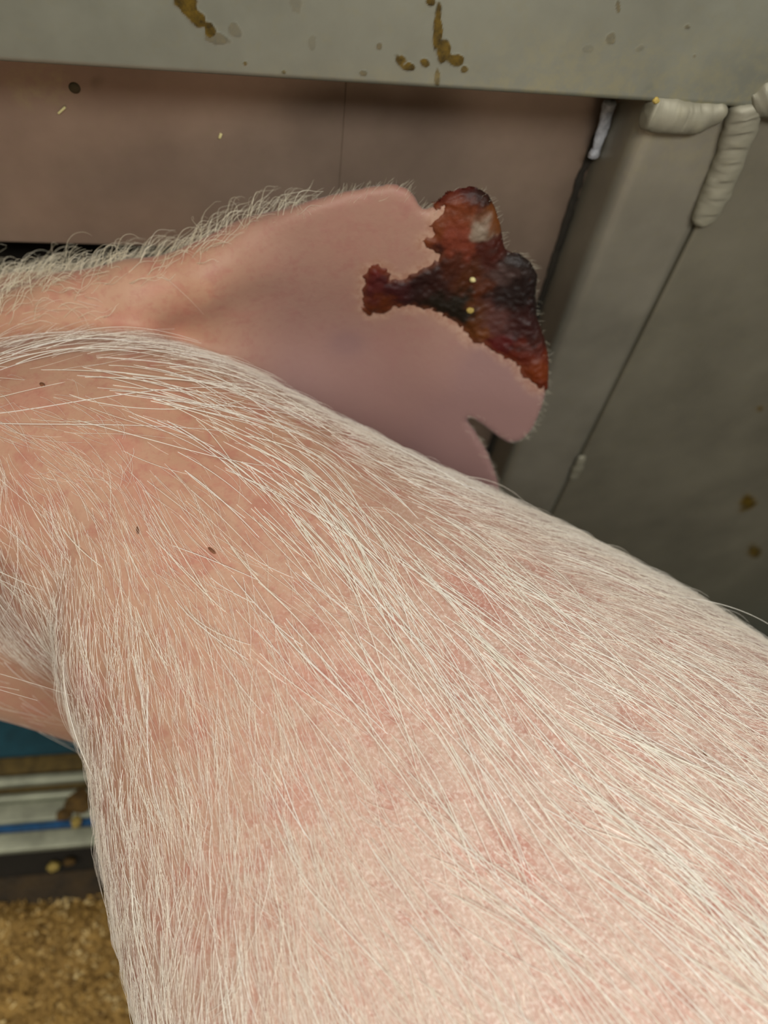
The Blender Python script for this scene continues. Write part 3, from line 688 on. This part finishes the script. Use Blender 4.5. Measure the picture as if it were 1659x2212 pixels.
def make_hair(name, P, Nn, Fl, Ln, r_root, r_tip, mat, npt=6, lift=0.25, hug=0.16, wob=0.12, jit=0.18, clump=None, clump_amt=0.5, curl=0.0):
    n = len(P); side = np.cross(Nn, Fl)
    ang = RNG.normal(0, jit, n)
    # low frequency swirl so that neighbouring hairs part into strands
    ang += (fbm(P, 24, 2, 101) - 0.5) * 0.9
    Fl = Fl * np.cos(ang)[:, None] + side * np.sin(ang)[:, None]; side = np.cross(Nn, Fl)
    Ln = np.broadcast_to(Ln, (n,)); lf = np.abs(RNG.normal(lift, lift * 0.5, n)); bend = RNG.normal(0, wob, n); ph = RNG.uniform(0, 6.28, n)
    t = np.linspace(0, 1, npt); pts = np.zeros((n, npt, 3))
    for j, tt in enumerate(t):
        s_ = Ln * tt
        up = s_ * lf * (1 - 0.55 * tt) - s_ ** 2 / (2 * hug)
        up = np.maximum(up, -0.004 * tt - 0.3 * s_) if hug > 1 else up
        sd_ = s_ * tt * bend + curl * Ln * np.sin(ph + tt * 7.0) * tt
        pts[:, j] = P + Fl * s_[:, None] + Nn * (up + curl * Ln * 0.7 * np.cos(ph + tt * 7.0) * tt)[:, None] + side * sd_[:, None]
    if clump is not None:
        kd = kdtree.KDTree(clump); gi = RNG.choice(n, clump, replace=False)
        for q_, g in enumerate(gi): kd.insert(P[g], q_)
        kd.balance(); near = np.array([gi[kd.find(p)[1]] for p in P])
        w_ = (t ** 1.3)[None, :, None] * (clump_amt * RNG.uniform(0.3, 1.0, n))[:, None, None]
        pts = pts * (1 - w_) + pts[near] * w_
    # keep points above the skin: push along the root normal is enough for short hairs
    hc = bpy.data.hair_curves.new(name); hc.add_curves([npt] * n)
    hc.attributes['position'].data.foreach_set('vector', pts.astype(np.float32).ravel()) if 'position' in hc.attributes else None
    rad = (r_root + (r_tip - r_root) * t ** 1.5)[None] * RNG.uniform(0.7, 1.25, n)[:, None]
    ra = hc.attributes.get('radius') or hc.attributes.new('radius', 'FLOAT', 'POINT')
    ra.data.foreach_set('value', rad.astype(np.float32).ravel())
    hc.materials.append(mat)
    o = bpy.data.objects.new(name, hc); COL.objects.link(o); o.parent = pig; o['kind'] = 'stuff'
    return o
front = 1 - sstep(0.30, 0.55, PV[:, 0])            # the part of the animal near the viewer gets the full coat
rel = LAT / D[:, 3]; up = PN[:, 2]
leg_part = PV[:, 2] < 0.28
noear = 1 - ((EDV < 0.010) & (np.abs(en - ear_curve(eu, ev)) < 0.022) & (eu > -0.005)).astype(float)
head_fade = sstep(-0.14, 0.03, PV[:, 0])
top_brow = (PV[:, 1] > 0.308) & (PV[:, 0] < 0.03) & (PV[:, 0] > -0.2)
base_d = noear * (0.06 + 0.94 * front) * np.where(leg_part, 0.3, 1.0) * (0.35 + 0.65 * head_fade) * np.where(top_brow, 0.015, 1.0) * np.where((PV[:, 0] < -0.085) & (PV[:, 2] < 0.47), 0.08, 1.0)
# fine short coat
FLK = sstep(0.10, 0.24, (PV[:, 0] - 0.0) * 0.833 - (PV[:, 1] - 0.2) * 0.554)
dens = base_d * np.clip(0.12 + 0.9 * sstep(0.12, 0.6, np.abs(rel)) + 0.45 * FLK, 0, 1.1) * np.where(rel > 0.25, 1.25, 1.0)
P, Nn = sample_roots(90000, dens); Fl, lat = flow_dir(P, Nn)
make_hair('coat_hair', P, Nn, Fl, RNG.uniform(0.010, 0.026, len(P)), 0.000075, 0.00003, M_COAT, 5, 0.22, 0.14, 0.2, 0.15, 6000, 0.55)
# longer flank hair
dens = base_d * sstep(0.05, 0.45, np.abs(rel)) * (0.4 + 0.6 * (rel > 0))
P, Nn = sample_roots(7000, dens); Fl, lat = flow_dir(P, Nn)
make_hair('flank_hair', P, Nn, Fl, RNG.uniform(0.022, 0.050, len(P)), 0.00012, 0.00004, M_COAT, 7, 0.16, 0.13, 0.2, 0.15, 900, 0.65)
# long bristles along the crest of the neck and back
dens = base_d * (np.exp(-((rel + 0.06) / 0.26) ** 2) + 0.12 * (rel > -0.4)) * (up > 0.3)
P, Nn = sample_roots(2100, dens); Fl, lat = flow_dir(P, Nn, 0.6)
make_hair('crest_bristles', P, Nn, Fl, RNG.uniform(0.040, 0.105, len(P)), 0.00018, 0.00006, M_BRIST, 11, 0.17, 0.20, 0.16, 0.12, 230, 0.8)
# curly hair on brow and the front rim of the ear
pxu = to_px(PV)
rim = (PN @ EV < -0.62) & (PV[:, 1] > 0.31) & (pxu[:, 0] > -150) & (pxu[:, 0] < 640) & (pxu[:, 1] < 700) & (PV[:, 2] > 0.5)
P, Nn = sample_roots(800, rim.astype(float) * 1.0)
Fl = np.tile(EU * 0.8 - EV * 0.5, (len(P), 1)); Fl -= Nn * (Fl * Nn).sum(1)[:, None] * 0.6; Fl /= np.linalg.norm(Fl, axis=1)[:, None]
make_hair('brow_hair', P, Nn, Fl, RNG.uniform(0.010, 0.022, len(P)), 0.00012, 0.00004, M_EARHAIR, 8, 0.9, 0.05, 0.3, 0.45, 200, 0.5, curl=0.13)
# fringe of fine hair on the ear edges
dd = EDV
edge = is_ear & (dd > -0.004) & (eu > 0.04)
P, Nn = sample_roots(700, edge.astype(float))
cen = E0 + 0.08 * EU + 0.03 * EV; Fl = P - cen; Fl /= np.linalg.norm(Fl, axis=1)[:, None]; Fl = Fl + EU * 0.4; Fl -= Nn * (Fl * Nn).sum(1)[:, None] * 0.3; Fl /= np.linalg.norm(Fl, axis=1)[:, None]
make_hair('ear_fringe', P, Nn, Fl, RNG.uniform(0.002, 0.006, len(P)), 0.00005, 0.00002, M_EARHAIR, 5, 0.2, 0.05, 0.3, 0.4, 200, 0.4)

# ------------------------------------------------------------------ bits lying on skin and metal
from mathutils.bvhtree import BVHTree
bvh = BVHTree.FromPolygons([tuple(p) for p in PV], [tuple(f) for f in PF.tolist()])
M_BIT = plain('brown_bit', (128, 78, 46), 0.7, 0, 0.3, 500)
def skin_bit(px, py, l, w, ang, label, mat=M_BIT):
    r_ = Vector(ray(px, py)).normalized(); hit = bvh.ray_cast(Vector((0, 0, CAM_Z)), r_)
    if hit[0] is None: return
    bm = bmesh.new(); bmesh.ops.create_icosphere(bm, subdivisions=2, radius=1)
    for v_ in bm.verts: v_.co = (v_.co.x * l / 2 * (1 - 0.25 * v_.co.y), v_.co.y * w / 2 + 0.12 * w * v_.co.x ** 2, v_.co.z * w * 0.3)
    o = bm_obj('dirt_speck', bm, mat); q_ = hit[1].to_track_quat('Z', 'Y'); o.rotation_mode = 'QUATERNION'
    o.rotation_quaternion = q_ @ Matrix.Rotation(ang, 3, 'Z').to_quaternion(); o.location = hit[0] + hit[1] * w * 0.25; tag(o, label, 'dirt speck')
skin_bit(458, 1190, 0.0042, 0.0014, -0.4, 'larger brown dirt sliver on bare pink skin beside the bristles')
skin_bit(298, 1146, 0.0034, 0.0012, -0.9, 'thin reddish dirt speck on the pink skin near the neck fold')
skin_bit(92, 832, 0.0032, 0.0018, 0.5, 'small round brown speck on the head below the ear base')
skin_bit(1522, 1628, 0.0024, 0.0012, -0.5, 'tiny dark speck alone on the pale hind part of the back')
clod('feed_crumb', on_y(1201, 700, 0.3975), (0.0016, 0.0016, 0.0016), M_STRAW, 'pale round crumb stuck in the post corner beside the scab', 'crumb', 37)
clod('feed_crumb', on_y(1400, 432 / 2 + 0, 0.3485) + np.array([0.004, 0, 0]), (0.0016, 0.0012, 0.0016), M_CRUMB, 'tan crumb stuck to the rail above the upper weld bead', 'crumb', 41)

M_EYE = plain('dark_eye', (40, 26, 18), 0.12, 0, 0.2, 60, 0)
for sy in (-1, 1):
    bm = bmesh.new(); bmesh.ops.create_uvsphere(bm, u_segments=24, v_segments=14, radius=0.011)
    hit = bvh.ray_cast(Vector((-0.272, 0.27 + sy * 0.2, hz(0.362))), Vector((0, -sy, 0)))
    if hit[0] is None: bm.free(); continue
    for v_ in bm.verts: v_.co += hit[0] + Vector((0, -sy * 0.006, 0))
    bm_obj('eye', bm, M_EYE, body)
